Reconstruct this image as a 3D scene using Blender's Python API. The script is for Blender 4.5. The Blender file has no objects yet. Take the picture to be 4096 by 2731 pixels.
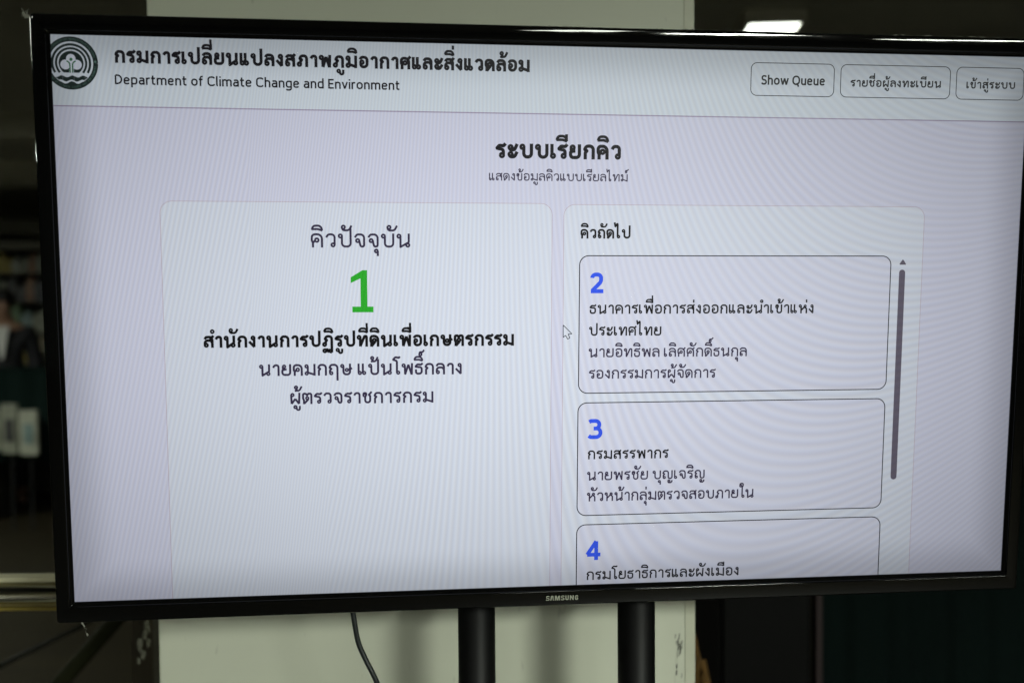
import bpy, bmesh, math, random
from mathutils import Matrix, Vector

random.seed(7)
S = bpy.context.scene
COL = S.collection

# ------------------------------------------------------------------ camera
EYE = Vector((0.0, 0.0, 1.55))
FPX = 3968.2                                    # focal length in pixels of a 4096 wide frame
up = Vector((-0.0075, 0.9994, 0.0329)).normalized()
fw = Vector((0, 0, -1)); fw = (fw - up * fw.dot(up)).normalized()
rt = fw.cross(up)
M = Matrix((rt, fw, up))                        # camera axes -> world axes
cd = bpy.data.cameras.new('camera'); cam = bpy.data.objects.new('camera', cd); COL.objects.link(cam)
cam.matrix_world = Matrix.Translation(EYE) @ M.to_4x4()
cd.sensor_width = 36.0; cd.sensor_fit = 'HORIZONTAL'; cd.lens = FPX / 4096 * 36
cd.clip_start = 0.05; cd.clip_end = 200
cd.dof.use_dof = True; cd.dof.focus_distance = 0.985; cd.dof.aperture_fstop = 3.3; cd.dof.aperture_blades = 8
S.camera = cam
S.cycles.pixel_filter_width = 1.1

# ------------------------------------------------------------------ world, exposure
w = bpy.data.worlds.new('World'); S.world = w; w.use_nodes = True
bg = w.node_tree.nodes['Background']; bg.inputs[0].default_value = (0.8, 1.0, 0.75, 1); bg.inputs[1].default_value = 0.02
S.view_settings.view_transform = 'Standard'; S.view_settings.look = 'None'
S.view_settings.exposure = 0.0; S.view_settings.gamma = 1.0; S.view_settings.use_curve_mapping = False
CEIL = 2.65
LAMP = (0.94, 1.0, 0.88)
# ceiling light fittings: centre x, y, strength; last two added to brighten the left side
LIGHTS = [(1.20, -3.10, 45.0), (1.95, -2.90, 345.0), (1.03, 4.32, 4.0), (-1.9, -3.4, 45.0), (3.25, -2.90, 110.0), (-5.2, 5.2, 170.0), (-2.6, 3.2, 32.0)]


def at(px, py, d):
    """point in the hall seen at pixel (px, py) of the 4096 wide frame, d metres ahead"""
    c = Vector(((px - 2048) / FPX * d, -(py - 1365.5) / FPX * d, -d))
    return EYE + M @ c


# ------------------------------------------------------------------ helpers
def tag(o, label=None, cat=None, group=None, kind=None):
    if label: o['label'] = label
    if cat: o['category'] = cat
    if group: o['group'] = group
    if kind: o['kind'] = kind
    return o


def empty(name, loc, label, cat, group=None):
    o = bpy.data.objects.new(name, None); COL.objects.link(o); o.location = loc
    o.empty_display_size = 0.05
    return tag(o, label, cat, group)


def obj(name, bm, mat, parent=None, smooth=False, local=False):
    """bm in world coordinates (or in the parent's own when local)"""
    me = bpy.data.meshes.new(name)
    if smooth:
        for f in bm.faces: f.smooth = True
    bm.to_mesh(me); bm.free()
    o = bpy.data.objects.new(name, me); COL.objects.link(o)
    if mat: me.materials.append(mat)
    if parent:
        o.parent = parent
        if not local: me.transform(Matrix.Translation(-parent.location))
    return o


def box(bm, lo, hi, bev=0.0):
    lo, hi = Vector(lo), Vector(hi)
    m = Matrix.Translation((lo + hi) / 2) @ Matrix.Diagonal((*(hi - lo), 1))
    r = bmesh.ops.create_cube(bm, size=1, matrix=m)
    if bev:
        vs = set(r['verts']); es = [e for e in bm.edges if e.verts[0] in vs and e.verts[1] in vs]
        bmesh.ops.bevel(bm, geom=es, offset=bev, segments=2, affect='EDGES', profile=0.5)
    return bm


def tube(bm, pts, rad, n=12, caps=True):
    pts = [Vector(p) for p in pts]
    rr = rad if isinstance(rad, (list, tuple)) else [rad] * len(pts)
    rings = []; nrm = None
    for i, p in enumerate(pts):
        t = (pts[min(i + 1, len(pts) - 1)] - pts[max(i - 1, 0)]).normalized()
        if nrm is None:
            nrm = t.orthogonal().normalized()
        nrm = (nrm - t * nrm.dot(t)).normalized(); b = t.cross(nrm)
        rings.append([bm.verts.new(p + rr[i] * (math.cos(2 * math.pi * k / n) * nrm + math.sin(2 * math.pi * k / n) * b)) for k in range(n)])
    for a, b in zip(rings, rings[1:]):
        for k in range(n):
            bm.faces.new((a[k], a[(k + 1) % n], b[(k + 1) % n], b[k]))
    if caps:
        bm.faces.new(rings[0][::-1]); bm.faces.new(rings[-1])
    return bm


def mat(name, col, rough=0.6, noise=0.0, scale=8.0, spec=0.5, metal=0.0, bump=0.0, emit=None, stretch=None, coat=0.0):
    m = bpy.data.materials.new(name); m.use_nodes = True
    nt = m.node_tree; N = nt.nodes; p = N['Principled BSDF']
    p.inputs['Base Color'].default_value = (*col, 1); p.inputs['Roughness'].default_value = rough
    p.inputs['Specular IOR Level'].default_value = spec; p.inputs['Metallic'].default_value = metal
    p.inputs['Coat Weight'].default_value = coat
    if noise or bump:
        tc = N.new('ShaderNodeTexCoord'); nz = N.new('ShaderNodeTexNoise'); nz.inputs['Scale'].default_value = scale
        nz.inputs['Detail'].default_value = 6
        if stretch:
            mp = N.new('ShaderNodeMapping'); mp.inputs['Scale'].default_value = stretch
            nt.links.new(tc.outputs['Object'], mp.inputs[0]); nt.links.new(mp.outputs[0], nz.inputs['Vector'])
        else:
            nt.links.new(tc.outputs['Object'], nz.inputs['Vector'])
        if noise:
            cr = N.new('ShaderNodeValToRGB')
            cr.color_ramp.elements[0].position = 0.3; cr.color_ramp.elements[1].position = 0.7
            cr.color_ramp.elements[0].color = (*[c * (1 - noise) for c in col], 1)
            cr.color_ramp.elements[1].color = (*[min(1, c * (1 + noise)) for c in col], 1)
            nt.links.new(nz.outputs[0], cr.inputs[0]); nt.links.new(cr.outputs[0], p.inputs['Base Color'])
        if bump:
            b = N.new('ShaderNodeBump'); b.inputs['Strength'].default_value = bump; b.inputs['Distance'].default_value = 0.01
            nt.links.new(nz.outputs[0], b.inputs['Height']); nt.links.new(b.outputs[0], p.inputs['Normal'])
    if emit:
        p.inputs['Emission Color'].default_value = (*LAMP, 1); p.inputs['Emission Strength'].default_value = emit
    return m


# ------------------------------------------------------------------ the hall
def slab(name, lo, hi, m):
    o = obj(name, box(bmesh.new(), lo, hi), m); o['kind'] = 'structure'; return o


wood = mat('dark_floor_boards', (0.018, 0.0145, 0.007), 0.45, 0.35, 3.0, stretch=(0.4, 6, 1))
slab('floor', (-9, -7, -0.1), (9, 12, 0), wood)
slab('ceiling', (-9, -7, CEIL), (9, 12, CEIL + 0.1), mat('ceiling_paint', (0.44, 0.43, 0.35), 0.9, 0.12, 1.2))
wallm = mat('wall_paint', (0.20, 0.20, 0.155), 0.85, 0.15, 1.0)
slab('back_wall', (-9, 12, 0), (9, 12.1, CEIL), wallm)
slab('side_wall', (-9.1, -7, 0), (-9, 12, CEIL), wallm)
slab('side_wall', (9, -7, 0), (9.1, 12, CEIL), wallm)
slab('front_wall', (-9, -7.1, 0), (9, -7, CEIL), mat('dark_wall_paint', (.05, .05, .04), .85, .15, 1.0))

beam_m = mat('beam_paint', (0.50, 0.49, 0.40), 0.85, 0.1, 2.0)
slab('ceiling_beam', (-9, 5.5, CEIL - .13), (9, 5.75, CEIL), beam_m)
slab('ceiling_beam', (-9, 7.2, CEIL - .16), (9, 7.45, CEIL), beam_m)
# ceiling light fittings
frame_m = mat('fitting_enamel', (0.55, 0.53, 0.45), 0.4)
LL = ['lit ceiling light panel straight in front of the television', 'brightest lit ceiling light panel to the right in front of the television',
      'lit ceiling light panel seen over the top right edge of the television', 'dim ceiling light panel to the left in front of the television',
      'lit ceiling light panel far right in front of the television', 'added ceiling light panel brightening the display shelves far to the left', 'added ceiling light panel brightening the steel rail left of the pillar']
for i, (x, y, e) in enumerate(LIGHTS):
    r = empty('ceiling_light', (x, y, CEIL), LL[i], 'ceiling light', 'ceiling light panels')
    r.rotation_euler = (0, 0, math.radians(-4))
    L, Wd = 0.60, (0.125 if y < 4 else 0.095)
    b = bmesh.new()
    box(b, (-Wd - .02, -L - .02, -.05), (-Wd, L + .02, -.001)); box(b, (Wd, -L - .02, -.05), (Wd + .02, L + .02, -.001))
    box(b, (-Wd, -L - .02, -.05), (Wd, -L, -.001)); box(b, (-Wd, L, -.05), (Wd, L + .02, -.001))
    obj('frame', b, frame_m, r, local=True)
    d = obj('diffuser', box(bmesh.new(), (-Wd + .002, -L + .002, -.045), (Wd - .002, L - .002, -.004)), mat('lit_diffuser', (.8, .8, .75), .5, emit=e), r, local=True)

# ------------------------------------------------------------------ square pillar behind the television
pm = bpy.data.materials.new('pillar_paint'); pm.use_nodes = True
nt = pm.node_tree; N = nt.nodes; p = N['Principled BSDF']; p.inputs['Roughness'].default_value = 0.55
tc = N.new('ShaderNodeTexCoord')
n1 = N.new('ShaderNodeTexNoise'); n1.inputs['Scale'].default_value = 5; n1.inputs['Detail'].default_value = 5
n2 = N.new('ShaderNodeTexNoise'); n2.inputs['Scale'].default_value = 60; n2.inputs['Detail'].default_value = 3
mp = N.new('ShaderNodeMapping'); mp.inputs['Scale'].default_value = (1, 1, 0.35)
c1 = N.new('ShaderNodeValToRGB'); c1.color_ramp.elements[0].color = (0.60, 0.62, 0.51, 1); c1.color_ramp.elements[1].color = (0.67, 0.69, 0.57, 1)
c2 = N.new('ShaderNodeValToRGB'); c2.color_ramp.elements[0].position = .66; c2.color_ramp.elements[1].position = .74
c2.color_ramp.elements[0].color = (0, 0, 0, 1); c2.color_ramp.elements[1].color = (.35, .35, .35, 1)
mx = N.new('ShaderNodeMixRGB'); mx.inputs[2].default_value = (0.16, 0.15, 0.12, 1)
nt.links.new(tc.outputs['Object'], n1.inputs['Vector']); nt.links.new(tc.outputs['Object'], mp.inputs[0]); nt.links.new(mp.outputs[0], n2.inputs['Vector'])
nt.links.new(n1.outputs[0], c1.inputs[0]); nt.links.new(n2.outputs[0], c2.inputs[0])
nt.links.new(c2.outputs[0], mx.inputs[0]); nt.links.new(c1.outputs[0], mx.inputs[1]); nt.links.new(mx.outputs[0], p.inputs['Base Color'])
bp = N.new('ShaderNodeBump'); bp.inputs['Strength'].default_value = .05; nt.links.new(n2.outputs[0], bp.inputs['Height']); nt.links.new(bp.outputs[0], p.inputs['Normal'])
PY = 1.26
PX0, PX1 = (609 - 2048) / FPX * PY, (2777 - 2048) / FPX * PY
pr = empty('pillar', ((PX0 + PX1) / 2, PY + .3, 0), 'broad cream painted pillar standing right behind the television', 'pillar')
obj('shaft', box(bmesh.new(), (PX0, PY, 0), (PX1 - .002, PY + .66, CEIL - .002), .003), pm, pr)
b = bmesh.new(); box(b, (PX1 - .0125, PY - .0012, 0), (PX1 + .0005, PY + .02, CEIL - .004), .0006)
obj('corner_bead', b, mat('bead_paint', (.58, .59, .47), .5, .08, 20), pr)
# scuffs down the corner of the pillar
b = bmesh.new()
for k in range(22):
    z = 1.135 - abs(random.gauss(0, .055)) - .0 * k; x = PX1 - .016 - random.random() * .009
    a = random.uniform(.0004, .0012); h = random.uniform(.0015, .006)
    v = [b.verts.new((x + dx, PY - .0006, z + dz)) for dx, dz in ((-a, -h), (a * .6, -h * .7), (a, h), (-a * .4, h * .8))]
    b.faces.new(v)
obj('scuff_mark', b, mat('scuff', (.10, .10, .09), .8), pr)

# ------------------------------------------------------------------ stroke lettering
def rounded(pts):
    """polyline with corner radii -> list of smooth runs (split at the sharp corners)"""
    runs = [[Vector(pts[0][:2])]]
    for i in range(1, len(pts) - 1):
        p0, p1, p2 = (Vector(q[:2]) for q in (pts[i - 1], pts[i], pts[i + 1]))
        r = pts[i][2] if len(pts[i]) > 2 else 0
        a, c = (p0 - p1), (p2 - p1); la, lc = a.length, c.length; a /= la; c /= lc
        ang = math.acos(max(-1, min(1, a.dot(c))))
        if r <= 0 or ang > 3.1:
            runs[-1].append(p1); runs.append([p1]); continue
        t = min(r / math.tan(ang / 2), la * .5 if i > 1 else la * .98, lc * .5 if i < len(pts) - 2 else lc * .98)
        rr = t * math.tan(ang / 2); bis = (a + c).normalized(); cen = p1 + bis * (rr / math.sin(ang / 2))
        s, e = p1 + a * t - cen, p1 + c * t - cen
        a0 = math.atan2(s.y, s.x); da = math.atan2(e.y, e.x) - a0
        da = (da + math.pi) % (2 * math.pi) - math.pi
        n = max(3, int(abs(da) / .22))
        for k in range(n + 1):
            q = a0 + da * k / n
            runs[-1].append(cen + rr * Vector((math.cos(q), math.sin(q))))
    runs[-1].append(Vector(pts[-1][:2]))
    return runs


def parse(s):
    """'x,y,r x,y | o:cx,cy,r' -> strokes"""
    out = []
    for part in s.split('|'):
        part = part.strip()
        if part.startswith('o:'): out.append(('o', tuple(float(v) for v in part[2:].split(','))))
        else: out.append(('p', [tuple(float(v) for v in q.split(',')) for q in part.split()]))
    return out


KHO = '14,0 14,34,5 6.5,48,8 6.5,93.5,32 76.5,93.5,32 76.5,0'
T = {  # Thai: glyph -> (width, strokes)
 'ก': (82, '13,0 13,44,8 27,58,2 8,68,3 21,93.5,22 75.5,93.5,32 75.5,0'),
 'ร': (68, '67,99 56,88,6 22,91,14 6,69,3 54,60,17 54,18|o:43,18,11'),
 'ม': (94, 'o:17.5,82,11|28,82 28,18|o:18,18,11|25,27 86,7|87,0 87,100'),
 'น': (96, 'o:17.5,82,11|28,82 28,5 86,38,8 86,100|o:79,17.5,11'),
 'า': (62, '7,71 20,93.5,18 55.5,93.5,28 55.5,0'),
 'เ': (36, '6.5,100 6.5,18|o:17.5,17.5,11'),
 'แ': (74, '6.5,100 6.5,18|o:17.5,17.5,11|45,100 45,18|o:56,17.5,11'),
 'ป': (95, 'o:17.5,82,11|28,82 28,6.5,24 88,6.5,24 88,137'),
 'บ': (93, 'o:17.5,82,11|28,82 28,6.5,24 86,6.5,24 86,100'),
 'ล': (82, '7,72 18,93.5,20 75.5,93.5,30 75.5,0|75,42 60,61,14 9,61,24 9,18|o:20,18,11'),
 'ย': (84, 'o:24,81,11|13,82 13,55,10 46,55|34,55 8,50,9 8,6.5,22 77,6.5,22 77,100'),
 'ง': (58, 'o:38,82,11|48.5,82 48.5,4|51,4 4,50'),
 'ส': (83, '7,72 18,93.5,20 68,92,20 75.5,64,14 75.5,0|75,42 60,61,14 9,61,24 9,18|o:20,18,11|56,66 82,101'),
 'ภ': (90, 'o:17.5,18,11|28,18 28,44,6 40,58,2 21,68,3 34,93.5,22 83.5,93.5,30 83.5,0'),
 'พ': (100, 'o:17.5,82,11|28,82 31,4|31,2 60,90|60,90 89,2|90,0 93,100'),
 'อ': (80, '7,72 18,93.5,20 73,93.5,30 73,6.5,26 13.5,6.5,20 13.5,48|o:24.5,48,11'),
 'ค': (83, KHO + '|o:41,52,12|30,50 15,34,6 14,22'),
 'ศ': (86, KHO + '|o:41,52,12|30,50 15,34,6 14,22|60,76 87,103'),
 'ด': (83, KHO + '|o:41,54,12|52,50 46,36,6 14,3'),
 'ต': (86, '14,0 14,34,5 6.5,48,8 6.5,93.5,18 30,93.5,8 42,78,2 54,93.5,8 79.5,93.5,22 79.5,0|o:43,52,11|53,48 47,34,6 14,3'),
 'ว': (72, '7,71 20,93.5,20 65,93.5,28 65,18|o:54,18,11'),
 'ถ': (82, 'o:22,18,11|11,18 11,44,6 25,58,2 7,68,3 20,93.5,22 75.5,93.5,32 75.5,0'),
 'ท': (94, 'o:17.5,82,11|28,82 28,3|28,3 68,93.5,8 87,93.5,10 87,0'),
 'ธ': (72, '69,99 57,88,6 22,91,14 6,69,3 62,64,16 62,6.5,20 10,6.5,16 10,46'),
 'ข': (80, 'o:19,72,10|9,74 12,93.5,9 36,93.5,11 34,72,8 25,58,6 25,6.5,20 73,6.5,20 73,100'),
 'ช': (82, 'o:19,72,10|9,74 12,93.5,9 36,93.5,11 34,72,8 25,58,6 25,6.5,20 70,6.5,20 70,66,4 58,76,3 82,102'),
 'จ': (78, '7,71 20,93.5,20 71,93.5,28 71,6.5,14 47,6.5,12 40,34,6 37,50|o:26,49,11'),
 'ผ': (88, '8,84 11,3|11,3 44,46|44,46 77,3|77,3 81,100|o:19.5,82,11'),
 'ฏ': (92, 'o:17.5,18,11|28,18 28,44,6 40,58,2 21,68,3 34,93.5,22 83.5,93.5,30 83.5,-46|o:19,-31,10|27,-36 40,-18,2 52,-40,2 62,-22,2 72,-42,2 84,-42'),
 'ฤ': (84, 'o:22,18,11|11,18 11,44,6 25,58,2 7,68,3 20,93.5,22 77.5,93.5,32 77.5,-44'),
 'ษ': (102, 'o:17.5,82,11|28,82 28,6.5,24 86,6.5,24 86,100|o:58,46,11|66,54 78,44,6 102,64'),
 'ห': (96, 'o:17.5,82,11|28,82 28,0|28,32 66,71|o:74,81,10|65,72 89,52,14 89,0'),
 'ญ': (114, 'o:22,18,11|11,18 11,44,6 25,58,2 7,68,3 20,93.5,22 66,93.5,28 66,6.5,16 107.5,6.5,18 107.5,100|o:74,-21,9|65,-22 66,-40,10 104,-40,20 108,-12'),
 'ะ': (70, 'o:21,77,10|11,75 16,58,14 52,58,18 68,97|o:21,25,10|11,23 16,6.5,14 52,6.5,18 68,45'),
 'ไ': (62, '4,168 10,126 38,160,4 38,18|o:49,17.5,11'),
 'โ': (60, '64,157 54,146,6 24,152,12 4,130,3 38,120,16 38,18|o:49,17.5,11'),
 'ใ': (60, 'o:20,136,10|10,136 13,163,14 50,163,18 48,138,10 38,120,6 38,18|o:49,17.5,11'),
}
KERN = {'ไ': -12, 'โ': -8, 'ใ': -8}
AFTER = {'ไ': 6, 'โ': 2, 'ใ': 0, 'ร': -4, 'ธ': -2}
UP = {  # marks, x measured from the right edge of the letter below
 'ิ': '-74,126 -68,153,24 -12,153,28 -5,118|-78,128 -34,129,30 -3,119',
 'ี': '-74,126 -68,153,24 -12,153,28 -5,118|-78,128 -34,129,30 -3,119|-7,166 -7,118',
 'ื': '-74,126 -68,153,24 -12,153,28 -5,118|-78,128 -34,129,30 -3,119|-7,166 -7,118|-25,164 -25,142',
 'ั': 'o:-36,143,11|-47,142 -40,121,16 2,121,24 20,155',
}
DOWN = {'ุ': 'o:-17,-24,10|-6.5,-24 -6.5,-60', 'ู': 'o:-44,-25,10|-34,-25 -32,-50,12 -6.5,-50,12 -6.5,-14'}
TONE = {'่': '-9,119 -9,152', '้': 'o:-38,145,8|-30,145 -33,126,5 -45,116,1 -10,118,20 10,155', '์': 'o:-22,128,9|-31,130 -28,148,8 -4,147,8 11,166'}
LAT = {  # Latin: cap height 100, x height 73
 'D': (70, '7,0 7,93.5|7,93.5 63,93.5,40 63,6.5,40 7,6.5'), 'E': (54, '7,0 7,100|7,93.5 54,93.5|7,51 50,51|7,6.5 54,6.5'),
 'C': (70, '66,80 60,93.5,20 7,93.5,44 7,6.5,44 60,6.5,20 66,20'), 'S': (58, '52,84 44,93.5,14 8,93.5,24 8,54,20 52,48,20 52,6.5,24 12,6.5,16 5,20'),
 'Q': (84, '42,93.5 77,93.5,36 77,6.5,36 7,6.5,36 7,93.5,36 42.5,93.5|52,22 70,-16'),
 'e': (58, '10,38 51,38|51,38 51,66.5,24 7,66.5,26 7,6.5,26 44,6.5,18 51,16'), 'p': (60, '7,-28 7,73|7,56 16,66.5,14 53,66.5,26 53,6.5,26 14,6.5,14 7,18'),
 'a': (56, '9,60 16,66.5,12 49,66.5,20 49,0|49,40 7,42,16 7,6.5,16 36,6.5,14 49,20'), 'r': (38, '7,0 7,73|7,46 14,66.5,14 38,66.5'),
 't': (40, '15,94 15,6.5,12 39,6.5|0,67 38,67'), 'm': (92, '7,0 7,73|7,50 12,66.5,14 46,66.5,18 46,0|46,50 52,66.5,14 85,66.5,18 85,0'),
 'n': (56, '7,0 7,73|7,50 12,66.5,16 49,66.5,20 49,0'), 'o': (62, '31,66.5 55,66.5,27 55,6.5,27 7,6.5,27 7,66.5,27 31.5,66.5'),
 'f': (38, '14,0 14,95,14 38,95|0,67 36,67'), 'l': (20, '7,104 7,6.5,7 18,6.5'), 'i': (14, '7,0 7,73|7,88 7,101'), 'h': (56, '7,0 7,104|7,50 12,66.5,16 49,66.5,20 49,0'),
 'g': (60, '53,73 53,-21,18 12,-21,12 6,-12|53,56 46,66.5,14 7,66.5,26 7,6.5,26 46,6.5,14 53,18'),
 'd': (60, '53,104 53,0|53,56 46,66.5,14 7,66.5,26 7,6.5,26 46,6.5,14 53,18'), 'v': (56, '5,73 28,4|28,4 51,73'),
 'w': (84, '4,73 22,3|22,3 42,70|42,70 62,3|62,3 80,73'), 'u': (56, '49,73 49,0|49,20 40,6.5,14 7,6.5,18 7,73'),
 'P': (58, '7,0 7,93.5|7,93.5 52,93.5,22 52,46,22 7,46'), 'A': (68, '4,0 34,98|34,98 64,0|16,32 52,32'), 'R': (60, '7,0 7,93.5|7,93.5 52,93.5,22 52,46,22 7,46|32,46 56,0'),
 'T': (60, '30,0 30,93.5|0,93.5 60,93.5'), 'M': (84, '7,0 7,98|7,98 42,10|42,10 77,98|77,98 77,0'), 'N': (72, '7,0 7,98|7,98 65,2|65,2 65,100'),
 'O': (84, '42,93.5 77,93.5,36 77,6.5,36 7,6.5,36 7,93.5,36 42.5,93.5'), 'F': (52, '7,0 7,100|7,93.5 52,93.5|7,51 48,51'), 'L': (50, '7,100 7,6.5|7,6.5 50,6.5'),
 'I': (14, '7,0 7,100'), 'H': (70, '7,0 7,100|63,0 63,100|7,50 63,50'), 'G': (74, '66,80 60,93.5,20 7,93.5,44 7,6.5,44 67,6.5,30 67,48|40,48 68,48'), 'V': (66, '4,100 33,2|33,2 62,100'),
 '2': (66, '8,76 10,93.5,20 56,93.5,22 56,56,24 8,8|4,6.5 66,6.5'),
 '3': (66, '5,88 12,93.5,8 56,93.5,22 56,53,18 26,53|26,53 60,53,20 60,6.5,24 10,6.5,12 3,14'),
 '4': (72, '52,0 52,96|52,96 6,26|6,26 72,26'),
}


class Ink:
    """collects strokes as flat ribbons in the plane of the panel"""
    def __init__(s): s.v = []; s.f = []; s.lev = 0

    def z(s):
        s.lev = (s.lev + 1) % 14
        return .00002 * s.lev

    def ribbon(s, pts, w, closed=False):
        z = s.z(); n = len(pts); base = len(s.v)
        for i, p in enumerate(pts):
            if closed: a, c = pts[i - 1], pts[(i + 1) % n]
            else: a, c = pts[max(i - 1, 0)], pts[min(i + 1, n - 1)]
            t = c - a
            if t.length < 1e-9: t = Vector((1, 0))
            t.normalize(); nr = Vector((-t.y, t.x)) * w / 2
            s.v += [(p.x + nr.x, p.y + nr.y, z), (p.x - nr.x, p.y - nr.y, z)]
        for i in range(n if closed else n - 1):
            j = (i + 1) % n
            s.f.append((base + 2 * i, base + 2 * i + 1, base + 2 * j + 1, base + 2 * j))

    def disc(s, p, r):
        z = s.z(); b = len(s.v)
        s.v += [(p.x + r * math.cos(k * math.pi / 6), p.y + r * math.sin(k * math.pi / 6), z) for k in range(12)]
        s.f.append(tuple(range(b, b + 12)))

    def poly(s, pts):
        z = s.z(); b = len(s.v); s.v += [(x, y, z) for x, y in pts]; s.f.append(tuple(range(b, b + len(pts))))

    def ring(s, cx, cy, r0, r1, n=72, a0=0, a1=2 * math.pi):
        pts = [Vector((cx + (r0 + r1) / 2 * math.cos(a0 + (a1 - a0) * k / n), cy + (r0 + r1) / 2 * math.sin(a0 + (a1 - a0) * k / n))) for k in range(n + 1)]
        s.ribbon(pts, r1 - r0)

    def glyph(s, strokes, wt, fn, W=None, scale=1.0):
        """wt stroke weight in glyph units; fn maps glyph units to metres"""
        h = wt / 2
        def rm(x, y):
            # keep the outline inside the letter's box whatever its weight
            if 6 < y < 94: y = h + (y - 6.5) * (100 - wt) / 87
            if W and 6 < x < W - 6: x = h * .9 + (x - 6.5) * (W - wt * .9) / (W - 13)
            return x, y
        for kind, d in strokes:
            if kind == 'o':
                cx, cy, r = d; x, y = rm(cx, cy); lw = wt * (.92 if wt < 17 else .8); r = max(r, lw * .5 + 3.2)
                s.ribbon([fn(x + r * math.cos(k * math.pi / 10), y + r * math.sin(k * math.pi / 10)) for k in range(20)], lw * scale, True)
            else:
                q = [(*rm(p[0], p[1]), *(p[2:])) for p in d]
                runs = rounded(q) if len(q) > 2 else [[Vector(q[0][:2]), Vector(q[1][:2])]]
                for i, run in enumerate(runs):
                    s.ribbon([fn(p.x, p.y) for p in run], wt * scale)
                    if i: s.disc(fn(run[0].x, run[0].y), wt * scale / 2)

    def mesh(s, name, mtl, parent, z):
        me = bpy.data.meshes.new(name); me.from_pydata([(x, y, zz + z) for x, y, zz in s.v], [], s.f); me.update()
        me.materials.append(mtl); o = bpy.data.objects.new(name, me); COL.objects.link(o); o.parent = parent
        return o


RATIO = []


def write(ink, text, x0, x1, y0, y1, h, wt, gap=15.0, lat=False):
    """one line of lettering whose ink runs from (x0, y0) to (x1, y1), h = height of a plain letter"""
    items = []; x = 0.0; prev = None
    for ch in text:
        if ch == ' ':
            x += 31 if lat else 34; prev = None; continue
        if ch in T or ch in LAT:
            W, g = T[ch] if ch in T else LAT[ch]
            x += KERN.get(ch, 0)
            items.append([g, x, W]); prev = (ch, x, W, None); x += W + gap + AFTER.get(ch, 0)
        else:
            pc, px, PW, st = prev; dx = -20 if pc == 'ป' else 0; dy = 0
            if ch in UP: g = UP[ch]; prev = (pc, px, PW, 'u')
            elif ch in DOWN: g = DOWN[ch]
            elif ch == 'ำ':
                items.append(['o:-9,133,12', px + PW, None]); W, g = T['า']; x -= 5
                items.append([g, x, W]); prev = ('า', x, W, None); x += W + gap; continue
            else:
                g = TONE[ch]; dy = 46 if st == 'u' else 0
                if ch == '้' and dx == 0 and not st: dx = 2
            items.append([g, px + PW + dx, None, dy])
    right = max(i[1] + i[2] for i in items if i[2])
    sy = h / 100; sx = (x1 - x0) / right; RATIO.append((text[:8], round(sx / sy, 3)))
    for it in items:
        ox = it[1]; dy = it[3] if len(it) > 3 else 0
        def fn(gx, gy, ox=ox, dy=dy):
            X = x0 + (ox + gx) * sx; Y = y0 + (y1 - y0) * (X - x0) / (x1 - x0) + (gy + dy) * sy
            return Vector((X / 1000, Y / 1000))
        w_ = wt if it[2] else min(wt, 15 + (wt - 15) * .5)
        ink.glyph(parse(it[0]), w_, fn, it[2], sy / 1000)


# ------------------------------------------------------------------ the television
TR = Matrix(((0.99444926, 0.00275948, 0.10518108), (0.00790998, 0.99486645, -0.10088689), (-0.10491952, 0.10115887, 0.98932238)))
TT = Vector((0.04993119, 0.01790928, -0.97710916))
TV = Matrix.Translation(EYE) @ M.to_4x4() @ (Matrix.Translation(TT) @ TR.to_4x4())
tv = empty('television', (0, 0, 0), 'black framed flat television showing a green number and a waiting list', 'television')
tv.matrix_world = TV
SW, SH = 0.945 / 2, 0.945 * 9 / 32


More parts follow.
